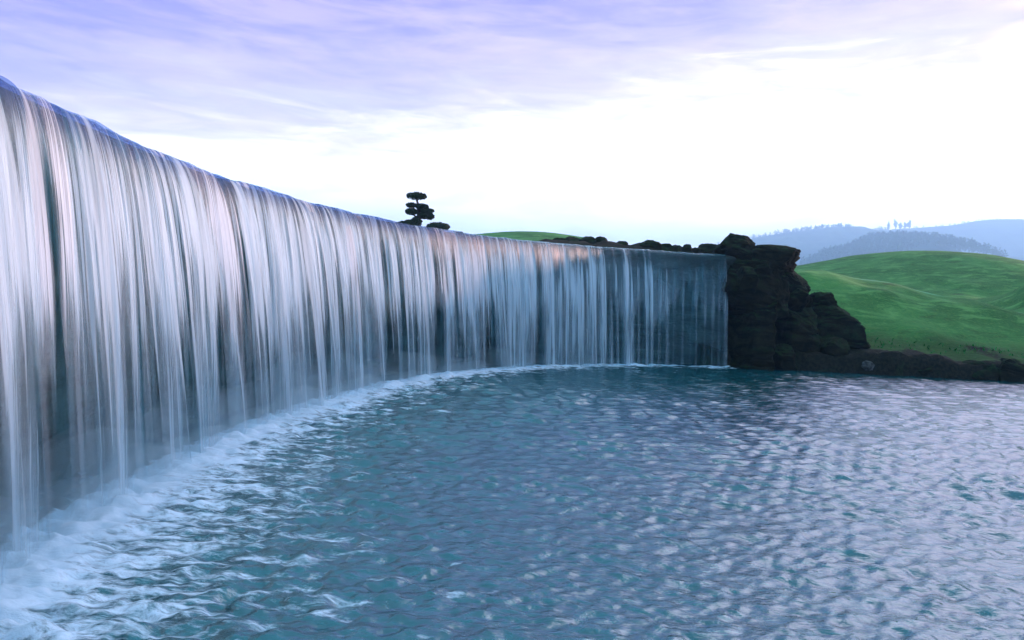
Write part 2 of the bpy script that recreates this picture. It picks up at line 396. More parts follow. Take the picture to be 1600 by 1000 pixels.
boulder(1136, 1222, 468, 588, 32.8, 'tall dark block at the waterline touching the edge of the waterfall', 15, group=GP, square=.55, cuts=7, depth=2.8)
boulder(1205, 1292, 478, 596, 34.0, 'tall block at the waterline in the middle of the rock pile', 16, group=GP, square=.5, cuts=8, depth=2.8)
boulder(1262, 1316, 457, 505, 35.2, 'small reddish brown boulder on the shoulder of the rock pile by the lawn', 17, group=GP, square=.25)
boulder(1270, 1367, 481, 553, 34.4, 'big square boulder at the right side of the rock pile above the bank', 18, group=GP, square=.5, cuts=7, depth=3)
boulder(1262, 1350, 538, 598, 33.7, 'low wide block at the waterline below the big square boulder', 19, group=GP, square=.5, cuts=7, depth=2.2)
boulder(1322, 1378, 560, 598, 33.3, 'small low rock at the waterline where the rock pile meets the bank', 20, group=GP, square=.2)
boulder(1346, 1368, 564, 584, 32.5, 'small pale grey stone lying at the water edge of the rock pile', 21, group=GP, mat=mt_pale, square=.2, nu=32, nv=22)
boulder(1146, 1192, 418, 466, 32.2, 'squarish ledge stone jutting from the upper block beside the waterfall', 31, group=GP, square=.5, nu=64, nv=44, depth=1.6)
boulder(1226, 1268, 446, 488, 33.7, 'wedge shaped stone jutting out halfway down under the slab', 32, group=GP, square=.35, nu=64, nv=44, depth=1.6, tilt=.2)
boulder(1282, 1334, 530, 562, 33.2, 'flat stone lodged between the big square boulder and the low wide block', 33, group=GP, square=.5, nu=64, nv=44, depth=1.6)
boulder(1206, 1250, 540, 590, 32.6, 'upright stone at the waterline before the middle block', 34, group=GP, square=.4, nu=64, nv=44, depth=1.4)
boulder(996, 1064, 436, 476, 33.0, 'flat pale ledge stone sticking out of the wall behind the thin end of the fall', 35, mat=mt_pale, square=.5, nu=64, nv=44, depth=.7, rough=.06)
GS = 'rocks along the foot of the grassy bank'
for k, (a, b, c0, c1, lab) in enumerate([
    (1376, 1420, 566, 600, 'first dark rock along the bank right of the rock pile'),
    (1416, 1472, 560, 603, 'wide dark rock at the foot of the bank below the middle of the lawn'),
    (1466, 1506, 570, 604, 'small dark rock at the foot of the bank between two wider ones'),
    (1500, 1562, 560, 607, 'long dark rock at the foot of the bank towards the right edge'),
    (1556, 1612, 555, 610, 'tall dark rock at the foot of the bank at the right edge of the picture'),
    (1606, 1680, 562, 614, 'dark rock at the foot of the bank just past the right edge')]):
    boulder(a, b, c0 + 7, c1, 32.9 - .15 * k, lab, 40 + k, group=GS, square=.55, depth=1.4, nu=48, nv=32)
GT = 'boulders lined up along the rim above the waterfall'
for k, (a, b, c0, lab) in enumerate([
    (708, 728, 361, 'lone little dark rock on the rim between the round bush and the green mound'),
    (862, 886, 371, 'low dark rock on the rim at the right foot of the green mound'),
    (880, 910, 367, 'rounded dark boulder on the rim left of the broad one, before the green mound'),
    (904, 934, 369, 'broad boulder on the rim just left of the rock with a pointed top'),
    (930, 948, 369, 'small boulder with a pointed top on the rim'),
    (944, 968, 377, 'flat low boulder on the rim right of the pointed rock'),
    (964, 980, 376, 'small knobbly boulder on the rim before the dip in the row'),
    (978, 1006, 383, 'lowest flat boulder in the dip of the row on the rim'),
    (1001, 1034, 375, 'domed boulder, the largest on the rim right of the dip'),
    (1028, 1056, 380, 'brown boulder on the rim leaning against the right of the domed one'),
    (1052, 1068, 383, 'small brown rock on the rim right of the brown boulder'),
    (1066, 1084, 381, 'pale topped rock on the rim with a gap of sky behind it'),
    (1080, 1100, 387, 'low flat rock on the rim between the pale topped one and the last round one'),
    (1093, 1126, 380, 'round boulder on the rim next to the rock pile')]):
    boulder(a - 4, b + 4, c0 + 1, c0 + 34, 38.6, lab, 60 + k, group=GT, square=.3, depth=1.3, nu=40, nv=28, cuts=7)
# the pointed tip
# ------------------------------------------------------------------ pool water
mt_pool, t, out = material('pool_water')
pos_ = t.node('ShaderNodeNewGeometry').outputs['Position']
fd = t.attr('foam'); near = t.attr('near')
rip = t.noise(t.scalev(pos_, (1.0, 2.2, 1.0)), 9.0, 4, .6, .4)
rip2 = t.noise(t.scalev(pos_, (1.0, 2.2, 1.0)), 3.2, 3, .55, .6)
fa = t.noise(t.scalev(pos_, (0.9, 2.6, 1.0)), 1.7, 6, .70, .7)
fb = t.noise(t.scalev(pos_, (1.0, 2.0, 1.0)), 5.5, 4, .65, .6)
fn = t.math('ADD', t.math('MULTIPLY', fa, .72), t.math('MULTIPLY', fb, .28))
fx = t.math('SUBTRACT', fn, fd)
foam = t.mapr(fx, -.05, .12)
bn = t.bump(t.math('ADD', t.math('MULTIPLY', rip2, 1.0), t.math('MULTIPLY', rip, .28)), .40, .08)
deep = t.mix(t.mapr(rip2, .35, .7), col((0.002, 0.046, 0.052)), col((0.005, 0.092, 0.104)))
b = t.node('ShaderNodeBsdfPrincipled')
t.put(b.inputs['Base Color'], deep); b.inputs['Roughness'].default_value = .02; b.inputs['IOR'].default_value = 2.3; b.inputs['Specular Tint'].default_value = (.54, .91, 1.0, 1)
t.put(b.inputs['Normal'], bn)
fo = t.node('ShaderNodeBsdfPrincipled'); t.put(fo.inputs['Base Color'], col((0.66, 0.86, 0.96))); fo.inputs['Roughness'].default_value = .6
t.put(fo.inputs['Normal'], t.bump(fn, .5, .12))
mx = t.node('ShaderNodeMixShader'); t.put(mx.inputs[0], foam); t.l.new(b.outputs[0], mx.inputs[1]); t.l.new(fo.outputs[0], mx.inputs[2])
t.l.new(mx.outputs[0], out.inputs['Surface'])
th = np.r_[np.linspace(-math.pi, -1.0, 60, endpoint=False), np.linspace(-1.0, 1.0, 900), np.linspace(1.0, math.pi, 61)[1:-1]]
rr = np.r_[np.linspace(.3, 3, 24, endpoint=False), np.geomspace(3, 48, 980)]
TH, RR = np.meshgrid(th, rr, indexing='ij')
X = np.sin(TH) * RR; Y = np.cos(TH) * RR
_, BF, _ = frame(0.35); BB = frame(0.35)[1] + frame(0.35)[2] * thrown(frame(0.35)[0])[:, None]; Sb = frame(0.35)[0]; FN = frame(0.35)[2]
db = np.full(X.shape, 1e9); ib = np.zeros(X.shape, np.int32)
db, ib = curve_dist(X, Y, BB)
sb = Sb[ib]
rng = np.random.default_rng(5)
Z = np.zeros_like(X)
sp = np.maximum(RR * 2.0 / 900 * np.where(np.abs(TH) > 1.0, 20, 1), RR * .0029)
WF = [vnoise(X * k_ + i_, Y * k_, seed=500 + i_) for i_, k_ in enumerate((.22, .35, .5, .8, 1.2))]
for k in range(110):
    lam = math.exp(rng.uniform(math.log(.10), math.log(.66)))
    ang = rng.normal(R(-85), R(33)); kx, ky = math.cos(ang) * 2 * math.pi / lam, math.sin(ang) * 2 * math.pi / lam
    amp = 0.026 * lam / (2 * math.pi) * 3.3
    env = 0.5 + 0.5 * np.sin(X * rng.uniform(.1, .5) + Y * rng.uniform(.1, .5) + rng.uniform(0, 6))
    ph = kx * X + ky * Y + rng.uniform(0, 6.28) + sum(float(rng.normal(0, 1.5)) * wf for wf in WF) + 0.9 * np.sin(.7 * X * rng.uniform(.3, 1) + .6 * Y * rng.uniform(.3, 1))
    Z += amp * env * np.sin(ph) * np.clip(lam / sp / 3.5 - 1.0, 0, 1)
Z *= (.85 + .4 * vnoise(X * .16 + 3, Y * .22, seed=71) + .25 * vnoise(X * .5, Y * .7, seed=72)) * (1 + 1.3 * np.exp(-db / 1.2))
Z += 0.05 * np.exp(-(db / .5) ** 2) * (1 + vnoise(sb * 2, db * 2, seed=44))
# foam threshold grows with the distance from the foot of the fall; wide by the near end, a thin line at the far end
wid = np.interp(sb, [0, s_of(0), s_of(150), s_of(350), s_of(600), s_of(800), s_of(950), s_of(1128)], [2.8, 2.8, 2.5, 2.1, 1.8, 1.2, .7, .45])
u = db / wid
ins_ = (X - BB[ib, 0]) * FN[ib, 0] + (Y - BB[ib, 1]) * FN[ib, 1]
foam = np.interp(u, [0, .25, .6, 1.0, 1.5, 2.1, 3.0], [.26, .42, .50, .555, .61, .69, .95])
foam = foam + .34 * sstep(-.25, -.6, ins_)
pool_o = grid_mesh('pool_water', np.stack([X, Y, Z], -1).reshape(-1, 3), len(th), len(rr), mt_pool, {'foam': foam, 'near': db}, close=True)
tag(pool_o, kind='structure')

# water standing behind the lip
mt_up, t, out = material('upper_water')
pos_ = t.node('ShaderNodeNewGeometry').outputs['Position']
principled(t, out, Base_Color=col((0.01, 0.05, 0.065)), Roughness=.08, IOR=1.4, Normal=t.bump(t.noise(pos_, 3, 3), .3, .08))
s, c_, n_ = frame(0.5); offs = np.linspace(-5.2, -0.55, 10)
co = np.stack([c_[:, 0:1] + n_[:, 0:1] * offs, c_[:, 1:2] + n_[:, 1:2] * offs, np.full((len(s), 10), 5.0) - .01], -1).reshape(-1, 3)
# the inside of the bend is tight enough to keep the strip simple
upper = tag(grid_mesh('channel_water', co, len(s), 10, mt_up), kind='structure')

# ------------------------------------------------------------------ the waterfall
fall = empty('waterfall', (float(L1[40, 0]), float(L1[40, 1]), 0), 'wide silky waterfall pouring over the curved stone wall into the pool', 'waterfall')
FL = fall.location.copy()
def water_material(name, tint, lo, hi, fine=1.0, maxa=.96, gloss=True):
    mt, t, out = material(name)
    uvn = t.node('ShaderNodeUVMap'); u, v, _ = t.sep(uvn.outputs[0])
    flow = t.attr('flow'); aer_glint = t.attr('aer_glint')
    drift = t.math('MULTIPLY', v, .05)
    us = t.math('ADD', u, drift)
    a = t.noise(t.xyz(t.math('MULTIPLY', us, 1.5), t.math('MULTIPLY', v, .2), 0.0), 1, 2, .5, 0, '2D')
    b = t.noise(t.xyz(t.math('MULTIPLY', us, 8.5), t.math('MULTIPLY', v, .24), 3.0), 1, 3, .6, 0, '3D')
    c = t.noise(t.xyz(t.math('MULTIPLY', us, 34.0 * fine), t.math('MULTIPLY', v, .3), 7.0), 1, 3, .6, 0, '3D')
    x = t.math('ADD', t.math('MULTIPLY', t.math('SUBTRACT', a, .5), 1.3), t.math('MULTIPLY', t.math('SUBTRACT', b, .5), 1.25))
    x = t.math('ADD', x, t.math('MULTIPLY', t.math('SUBTRACT', c, .5), 2.1))
    x = t.math('ADD', x, flow)
    cov = t.mapr(x, lo, hi)
    veil = t.math('MULTIPLY', t.mapr(v, .5, 3.5, .06, .28), t.mapr(flow, -.3, .3))
    cov = t.math('MULTIPLY', t.math('MAXIMUM', cov, t.math('ADD', t.math('MULTIPLY', cov, .75), veil)), maxa)
    cov = t.math('MULTIPLY', cov, aer_glint)
    cov = t.math('MULTIPLY', cov, t.mapr(v, 1.3, 4.2, 1.0, .75))
    bump = t.bump(x, .5, .06)
    df = t.node('ShaderNodeBsdfDiffuse'); t.put(df.inputs[0], col(tint)); t.put(df.inputs['Normal'], bump)
    tr = t.node('ShaderNodeBsdfTranslucent'); t.put(tr.inputs[0], col(tint)); t.put(tr.inputs['Normal'], bump)
    m1 = t.node('ShaderNodeMixShader'); m1.inputs[0].default_value = .25; t.l.new(df.outputs[0], m1.inputs[1]); t.l.new(tr.outputs[0], m1.inputs[2])
    tp = t.node('ShaderNodeBsdfTransparent'); t.put(tp.inputs[0], t.mix(t.math('MULTIPLY', t.mapr(v, .5, .04), t.mapr(u, s_of(900), s_of(640))), col((.90, .96, .98)), col((.60, .70, .84))))
    gl = t.node('ShaderNodeBsdfGlossy'); gl.inputs['Roughness'].default_value = .45; t.put(gl.inputs['Normal'], bump)
    fr = t.node('ShaderNodeFresnel'); fr.inputs['IOR'].default_value = 1.33; t.put(fr.inputs['Normal'], bump)
    m2 = t.node('ShaderNodeMixShader')
    t.put(m2.inputs[0], t.math('MULTIPLY', fr.outputs[0], t.math('MULTIPLY', t.mapr(flow, .0, .35), t.mapr(v, .3, 1.4, .12, .01))) if gloss else 0.0)
    t.l.new(tp.outputs[0], m2.inputs[1]); t.l.new(gl.outputs[0], m2.inputs[2])
    m3 = t.node('ShaderNodeMixShader'); t.put(m3.inputs[0], cov); t.l.new(m2.outputs[0], m3.inputs[1]); t.l.new(m1.outputs[0], m3.inputs[2])
    t.l.new(m3.outputs[0], out.inputs['Surface']); return mt
FLOWPX = [(-3000, .50), (0, .50), (560, .50), (660, .45), (740, .36), (800, .30), (870, .20), (905, .12), (930, .02), (945, -.08), (960, -.1), (1010, -.2), (1060, -.38), (1140, -.45)]
def sheet(name, mat, k, seed, fo, ridge, step=0.022, rows=64, z_end=-.12):
    s, c, n = frame(step); nu = len(s)
    tau = np.r_[np.linspace(-.9, 0, 9, endpoint=False), np.linspace(0, 1, rows) ** .85]; nv = len(tau)
    px = np.interp(s, sF, np.maximum.accumulate(pxF))
    fl = np.interp(px, [a for a, _ in FLOWPX], [b for _, b in FLOWPX]) + fo
    tp = np.clip(tau, 0, None)[None, :]; S2 = s[:, None]
    drop = (LIPZ - z_end) * tp ** 2
    lipn = .02 * vnoise(s * .8, seed=2) + .015 * vnoise(s * 3.1, seed=3)
    z = LIPZ + .012 + lipn[:, None] * np.exp(-drop / .8) - drop - .02 * (tau[None, :] < 0)
    off = thrown(s)[:, None] * k * tp + np.where(tau < 0, tau * .75, 0)[None, :]
    off = off + ridge * tp ** .8 * (.11 * vnoise(S2 * 1.15 + .05 * drop, drop * .12, seed=seed) + .05 * vnoise(S2 * 4.3, drop * .2, seed=seed + 1) + .02 * vnoise(S2 * 11, drop * .3, seed=seed + 2))
    off = off + ridge * .05 * vnoise(S2 * 1.7, seed=seed + 5) * np.exp(-(drop / .6)) * (tau > -.2)[None, :]
    flow = fl[:, None] + 0 * drop
    # openings in the curtain: thin at the lip, wider below
    for gpx, wd, st in [(46, .10, .9), (95, .05, .5), (163, .06, .5), (243, .10, .8), (352, .07, .8), (388, .05, .6), (480, .10, .7), (588, .11, 1.1), (607, .16, .95), (668, .12, .95), (702, .10, .6), (760, .2, .5), (838, .18, .45)]:
        g0 = s_of(gpx) - .15
        ww = wd * (.5 + 1.3 * tp ** 1.5) * (1 + .3 * vnoise(drop * .8, seed=int(gpx)))
        flow = flow - 1.8 * st * np.exp(-((S2 - g0 + .04 * drop) / ww) ** 2) * (.25 + .75 * sstep(.15, .65, tp))
    for jpx, wd, st in [(918, .05, .30), (934, .06, .60), (973, .12, .75), (981, .05, .5), (947, .04, .4), (956, .03, .3), (992, .03, .3), (1024, .03, .3), (1048, .03, .3), (1075, .03, .25), (1098, .03, .3), (1120, .04, .35), (1004, .04, .62), (1012, .05, .5), (1036, .05, .45), (1062, .04, .4), (1085, .04, .35), (1110, .05, .35), (1130, .10, .45)]:
        flow = flow + (st + (.18 if jpx < 1020 else .02) + .25 * sstep(1.5, 4, drop)) * np.exp(-((S2 - s_of(jpx)) / (wd * (1 + .6 * tp))) ** 2)
    r2 = np.random.default_rng(seed + 50)
    for q in range(1000):
        sq = r2.uniform(0, s[-1]); fq = float(np.interp(sq, s, px))
        a_ = r2.uniform(.15, .55) * r2.choice([1, 1, -1]) * (1 if fq < 730 else 1.15 if fq < 940 else .0)
        if fq > 730: a_ = abs(a_)
        wq = math.exp(r2.uniform(math.log(.022), math.log(.085 if fq < 730 else .045)))
        d0, d1 = r2.uniform(-1.5, 2.0), r2.uniform(3.0, 8.0)
        lo_, hi_ = np.searchsorted(s, [sq - 5 * wq, sq + 5 * wq])
        if hi_ > lo_:
            tt = S2[lo_:hi_]
            flow[lo_:hi_] += a_ * np.exp(-((tt - sq + .03 * drop) / (wq * (1 + .5 * tp))) ** 2) * sstep(d0, d0 + 1.0, drop) * sstep(d1, d1 - 2.0, drop)
    if name == 'back_film': flow = np.maximum(flow, .30 + .12 * vnoise(S2 * 6, drop * .2, seed=9) - .5 * (px < 920)[:, None])
    aer_glint = .58 + .42 * sstep(.05, 1.6, drop + .5 * vnoise(S2 * 3.0, seed=seed + 7) + .35 * vnoise(S2 * 11, seed=seed + 8))
    rim = np.exp(-(drop / .035) ** 2) * sstep(650, 820, px)[:, None]; aer_glint = np.maximum(aer_glint, .8 * rim); flow = flow + .7 * rim  # bright line on the right lip: sky reflection put into whiteness and coverage
    edge = 2.1 + .75 * vnoise(s * 1.3, seed=61)[:, None] + .5 * vnoise(s * 5.0, seed=62)[:, None]
    flow = flow + .42 * sstep(.1, 1.0, drop) - np.where(px[:, None] < 760, .80, .56) * sstep(edge - .5, edge + .9, drop)
    co = np.stack([c[:, 0:1] + n[:, 0:1] * off, c[:, 1:2] + n[:, 1:2] * off, z + 0 * off], -1).reshape(-1, 3) - np.array(FL)
    uv = np.stack([S2 + 0 * drop, drop + 0 * S2], -1).reshape(-1, 2)
    return grid_mesh(name, co, nu, nv, mat, {'flow': flow, 'aer_glint': aer_glint + 0 * drop}, uv, parent=fall)
mw1 = water_material('falling_water', (.76, .91, .97), .48, 1.15)
mw2 = water_material('thin_back_water', (.24, .56, .63), .2, 1.3, 1.3, .45)
mw3 = water_material('loose_front_water', (.70, .90, .97), .52, 1.1, 1.0, .8, False)
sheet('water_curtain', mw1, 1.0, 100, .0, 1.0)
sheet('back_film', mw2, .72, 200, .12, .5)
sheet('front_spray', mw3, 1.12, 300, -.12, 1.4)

# ------------------------------------------------------------------ spray at the foot
def mist(name, wdt, hgt, dens, seed, out_c):
    mt, t, out = material(name)
    v = t.node('ShaderNodeVolumePrincipled'); v.inputs['Color'].default_value = (.70, .92, 1.0, 1); v.inputs['Density'].default_value = dens * .62
    v.inputs['Anisotropy'].default_value = .1
    t.l.new(v.outputs[0], out.inputs['Volume'])
    s, c, n = frame(.25); k = 20
    a = np.linspace(0, 2 * np.pi, k, endpoint=False)[None, :]
    px = np.interp(s, sF, np.maximum.accumulate(pxF))
    amt = np.interp(px, [-3000, 0, 300, 600, 800, 950, 1128, 1200], [1, 1, .95, .8, .6, .35, .18, .15])[:, None]
    amt = amt * (1 + .28 * vnoise(s * .8, seed=seed)[:, None] + .22 * vnoise(s[:, None] * 1.9 + 0 * a, np.cos(a) * 1.5, np.sin(a) * 1.5, seed=seed + 1))
    o = thrown(s)[:, None] + out_c * amt + np.cos(a) * wdt * amt; z = -.25 + np.clip(np.sin(a), -.1, 1) * hgt * amt
    co = np.stack([c[:, 0:1] + n[:, 0:1] * o, c[:, 1:2] + n[:, 1:2] * o, z], -1)
    nu = len(s); co = co.reshape(-1, 3)
    i = np.arange(nu - 1)[:, None]; j = np.arange(k)[None, :]; j2 = (j + 1) % k
    f = np.stack([i * k + j, (i + 1) * k + j, (i + 1) * k + j2, i * k + j2], -1).reshape(-1, 4)
    # closed ends
    cc = np.vstack([co, co[:k].mean(0), co[-k:].mean(0)]); A, B = nu * k, nu * k + 1
    jj = np.arange(k); caps = np.vstack([np.c_[np.full(k, A), jj, (jj + 1) % k, (jj + 1) % k][:, :3].repeat(1, 0), np.c_[np.full(k, B), (nu - 1) * k + (jj + 1) % k, (nu - 1) * k + jj]])
    tri = np.vstack([f[:, [0, 1, 2]], f[:, [0, 2, 3]], caps])
    return tag(raw_mesh(name, cc, tri, mt), kind='stuff')
mist('spray_mist', .38, .42, .60, 1, .10)
mist('spray_mist', .62, .80, .30, 2, .22)
mist('spray_mist', .95, 1.45, .13, 3, .3)

# ------------------------------------------------------------------ far hills
mt_far, t, out = material('far_wooded_hill')
pos_ = t.node('ShaderNodeNewGeometry').outputs['Position']; n1 = t.noise(pos_, .02, 4, .6); n2 = t.noise(pos_, .15, 4, .7)
c = t.mix(t.mapr(n1, .4, .6), col((.020, .050, .022)), col((.05, .10, .04)))
principled(t, out, Base_Color=t.mix(t.mapr(n2, .45, .7, 0, .7), c, col((.015, .03, .015))), Roughness=.95, Specular_IOR_Level=.1, Normal=t.bump(n2, .6, 3))
CR = {}
def far_hill(crest_px, Y, fwd, back, seed, rough):
    xs, zs = [], []
    for px, py in crest_px: p = at(px, py, Y); xs.append(p.x); zs.append(p.z)
    xi = np.linspace(xs[0], xs[-1], 260); zi = np.interp(xi, xs, zs)
    ker = np.hanning(9); ker /= ker.sum(); zi = np.convolve(np.pad(zi, 4, 'edge'), ker, 'valid')
    v = np.r_[np.linspace(-1, 0, 26), np.linspace(0, 1, 14)[1:]]
    pr = np.where(v < 0, np.cos(v * np.pi / 2) ** 1.3, np.cos(v * np.pi / 2) ** 1.1)
    yy = Y + np.where(v < 0, v * fwd, v * back)[None, :] + 0 * xi[:, None]
    zz = zi[:, None] * pr[None, :]; xx = xi[:, None] + 0 * yy
    zz = zz + rough * fbm(xx * .03, yy * .03, seed=seed, octaves=4) * (1 - pr[None, :] ** 6) - 1.0 * (pr[None, :] < .02)
    o = grid_mesh('hill', np.stack([xx, yy, zz], -1).reshape(-1, 3), len(xi), len(v), mt_far); tag(o, kind='structure')
    return (lambda x: float(np.interp(x, xi, zi)))
h_left = far_hill([(760, 470), (900, 430), (1040, 400), (1120, 384), (1170, 373), (1230, 363), (1262, 359), (1300, 355), (1325, 355), (1340, 364), (1370, 372), (1420, 385), (1500, 410), (1560, 440)], 2100, 700, 450, 3, 13)
h_right = far_hill([(1180, 440), (1260, 395), (1330, 369), (1350, 364), (1390, 359), (1440, 356), (1490, 352), (1515, 347), (1535, 344), (1565, 344), (1600, 345), (1680, 350), (1800, 372), (2000, 420)], 2460, 850, 450, 5, 16)
h_mid = far_hill([(1150, 450), (1220, 425), (1262, 408), (1285, 398), (1310, 394), (1330, 384), (1350, 376), (1380, 373), (1420, 376), (1445, 384), (1470, 396), (1520, 420), (1580, 455)], 1290, 330, 300, 7, 8)
h_low = far_hill([(1470, 470), (1540, 415), (1580, 402), (1620, 396), (1700, 392), (1820, 420), (1900, 460)], 1680, 450, 360, 9, 8)

# ------------------------------------------------------------------ trees
mt_leaf, t, out = material('dark_foliage')
n = t.noise(t.node('ShaderNodeNewGeometry').outputs['Position'], 6, 2)
principled(t, out, Base_Color=t.mix(n, col((.012, .024, .012)), col((.035, .06, .028))), Roughness=.85, Specular_IOR_Level=.2)
mt_fleaf, t, out = material('far_foliage')
n = t.noise(t.node('ShaderNodeNewGeometry').outputs['Position'], .4, 2)
principled(t, out, Base_Color=t.mix(n, col((.02, .045, .02)), col((.05, .09, .04))), Roughness=.9, Specular_IOR_Level=.1)
mt_bark, t, out = material('dark_bark')
principled(t, out, Base_Color=t.mix(t.noise(t.node('ShaderNodeNewGeometry').outputs['Position'], 12, 4), col((.012, .010, .008)), col((.04, .032, .025))), Roughness=.9)
def leaves(centers, radii, n, size, rng, shell=.55, flat=1.0):
    """many small leaf quads spread through ellipsoids"""
    co, f = [], []
    cs = np.array(centers, float); rs = np.array(radii, float); vol = rs.prod(1) ** (2 / 3); pr = vol / vol.sum()
    k = rng.choice(len(cs), n, p=pr)
    d = rng.normal(size=(n, 3)); d /= np.linalg.norm(d, axis=1)[:, None]
    p = cs[k] + d * rs[k] * (rng.uniform(shell, 1.05, n) ** .7)[:, None]
    a = rng.normal(size=(n, 3)); a /= np.linalg.norm(a, axis=1)[:, None]
    b = np.cross(a, rng.normal(size=(n, 3))); b /= np.linalg.norm(b, axis=1)[:, None]
    sz = size * rng.uniform(.6, 1.3, n)[:, None]
    v = np.stack([p - a * sz, p + b * sz * .5, p + a * sz, p - b * sz * .5], 1).reshape(-1, 3)
    return v, np.arange(4 * n).reshape(n, 4)
def tube(path, radii, k=8):
    path = np.array(path, float); co = []
    for i, p in enumerate(path):
        tdir = path[min(i + 1, len(path) - 1)] - path[max(i - 1, 0)]; tdir /= np.linalg.norm(tdir)
        a = np.cross(tdir, [0.3, 1, 0.1]); a /= np.linalg.norm(a); b = np.cross(tdir, a)
        for j in range(k):
            g = 2 * np.pi * j / k; co.append(p + radii[i] * (math.cos(g) * a + math.sin(g) * b))
    f = [(i * k + j, i * k + (j + 1) % k, (i + 1) * k + (j + 1) % k, (i + 1) * k + j) for i in range(len(path) - 1) for j in range(k)]
    return np.array(co), np.array(f)
def join(parts):
    co, f, o = [], [], 0
    for c, q in parts: co.append(c); f.append(q + o); o += len(c)
    return np.vstack(co), np.vstack(f)

# the cloud-pruned pine
YT = 40.0; rng = np.random.default_rng(77)
base = at(660, 372, YT)
pine = empty('pine_tree', base, 'small dark cloud pruned pine with layered flat pads standing on the rim', 'tree')
sc = YT / F
def rel(px, py): p = at(px, py, YT) - base; return np.array([p.x, 0.0, p.z])
trunk_px = [(659, 374), (657, 360), (651, 350), (655, 340), (654, 330), (653, 320), (650, 306)]
tr = [rel(*p) + np.array([0, .04 * math.sin(i * 1.7), 0]) for i, p in enumerate(trunk_px)]
pads = [(650.5, 306, 15, 5.4), (643, 320.5, 8, 3.4), (659, 322.5, 10, 3.6), (643, 331, 8.5, 4.6), (668, 329.5, 9.5, 3.6), (664, 335.5, 12, 4.6), (672, 338.5, 6, 4), (651, 347, 8, 7), (641, 350, 12, 5)]
br = [tube(tr, [.17, .15, .13, .11, .09, .07, .05])]
for (x, y, rx, ry) in pads:
    tip = rel(x, y + ry * .4); j = int(np.argmin([abs(q[2] - tip[2] + .1) for q in tr])); st = tr[j]
    if np.linalg.norm(tip - st) > .12: br.append(tube([st, (st + tip) / 2 + [0, 0, -.05], tip], [.06, .05, .035], 6))
co, f = join(br); raw_mesh('trunk', co, f, mt_bark, parent=pine)
for i, (x, y, rx, ry) in enumerate(pads):
    c0 = rel(x, y); c0[1] = rng.uniform(-.12, .12); rx_, rz_ = rx * sc, ry * sc
    q = sphere(28, 18); n = 1 + .22 * fbm(q[:, 0] * 2.6 + i * 5, q[:, 1] * 2.6, q[:, 2] * 2.6, seed=i + 3, octaves=3)
    core = q * n[:, None] * np.array([rx_, rx_ * .85, rz_]) * .93; core[:, 2] = np.where(core[:, 2] < 0, core[:, 2] * .75, core[:, 2])
    nu, nv = 28, 18; ii = np.arange(nu)[:, None]; jj = np.arange(nv - 1)[None, :]; i2 = (ii + 1) % nu
    ff = np.stack([ii * nv + jj, i2 * nv + jj, i2 * nv + jj + 1, ii * nv + jj + 1], -1).reshape(-1, 4)
    lv = leaves([c0], [[rx_ * 1.06, rx_ * .9, rz_ * 1.1]], 420, .06, rng, .85)
    co, f = join([(core + c0, ff), lv]); raw_mesh('foliage_pad', co, f, mt_leaf, parent=pine, smooth=False)
def shrub(px, py, rx, ry, Y, label, seed, lobes, hang=0):
    rng = np.random.default_rng(seed); p = at(px, py + ry, Y); k = Y / F
    r = empty('shrub', p, label, 'shrub')
    cs, rs = [], []
    for (ox, oy, ax, ay) in lobes:
        cs.append([ox * k, rng.uniform(-.2, .2), (ry - oy) * k]); rs.append([ax * k, ax * k * .85, ay * k])
    parts = []
    for i, (c0, r0) in enumerate(zip(cs, rs)):
        q = sphere(26, 16); n = 1 + .14 * fbm(q[:, 0] * 2.4 + i * 5, q[:, 1] * 2.4, q[:, 2] * 2.4, seed=seed + i, octaves=3)
        ii = np.arange(26)[:, None]; jj = np.arange(15)[None, :]; i2 = (ii + 1) % 26
        ff = np.stack([ii * 16 + jj, i2 * 16 + jj, i2 * 16 + jj + 1, ii * 16 + jj + 1], -1).reshape(-1, 4)
        parts.append((q * n[:, None] * np.array(r0) * .94 + c0, ff))
    parts.append(leaves(cs, rs, 900, .05, rng, .88)); co, f = join(parts)
    raw_mesh('foliage', co, f, mt_leaf, parent=r, smooth=False)
    co, f = join([tube([[ox, 0, -hang - .6], [ox * .7, 0, .05], [ox * .4, 0, .25]], [.05, .045, .03], 6) for ox in (-.12, .1)])
    raw_mesh('stem', co, f, mt_bark, parent=r)
shrub(684, 353.5, 18, 6.5, 39.6, 'rounded flat topped dark bush on the rim right of the pruned pine', 5, [(0, 0, 18, 6.3), (-8, 1.5, 11, 5), (8, .5, 10.5, 5.6)])
shrub(632, 349, 13, 6, 40.2, 'low spreading dark bush on the rim left of the pruned pine', 6, [(0, 1, 11, 4.6), (-7, 2.5, 8, 3.6), (7, 0, 8, 6)])

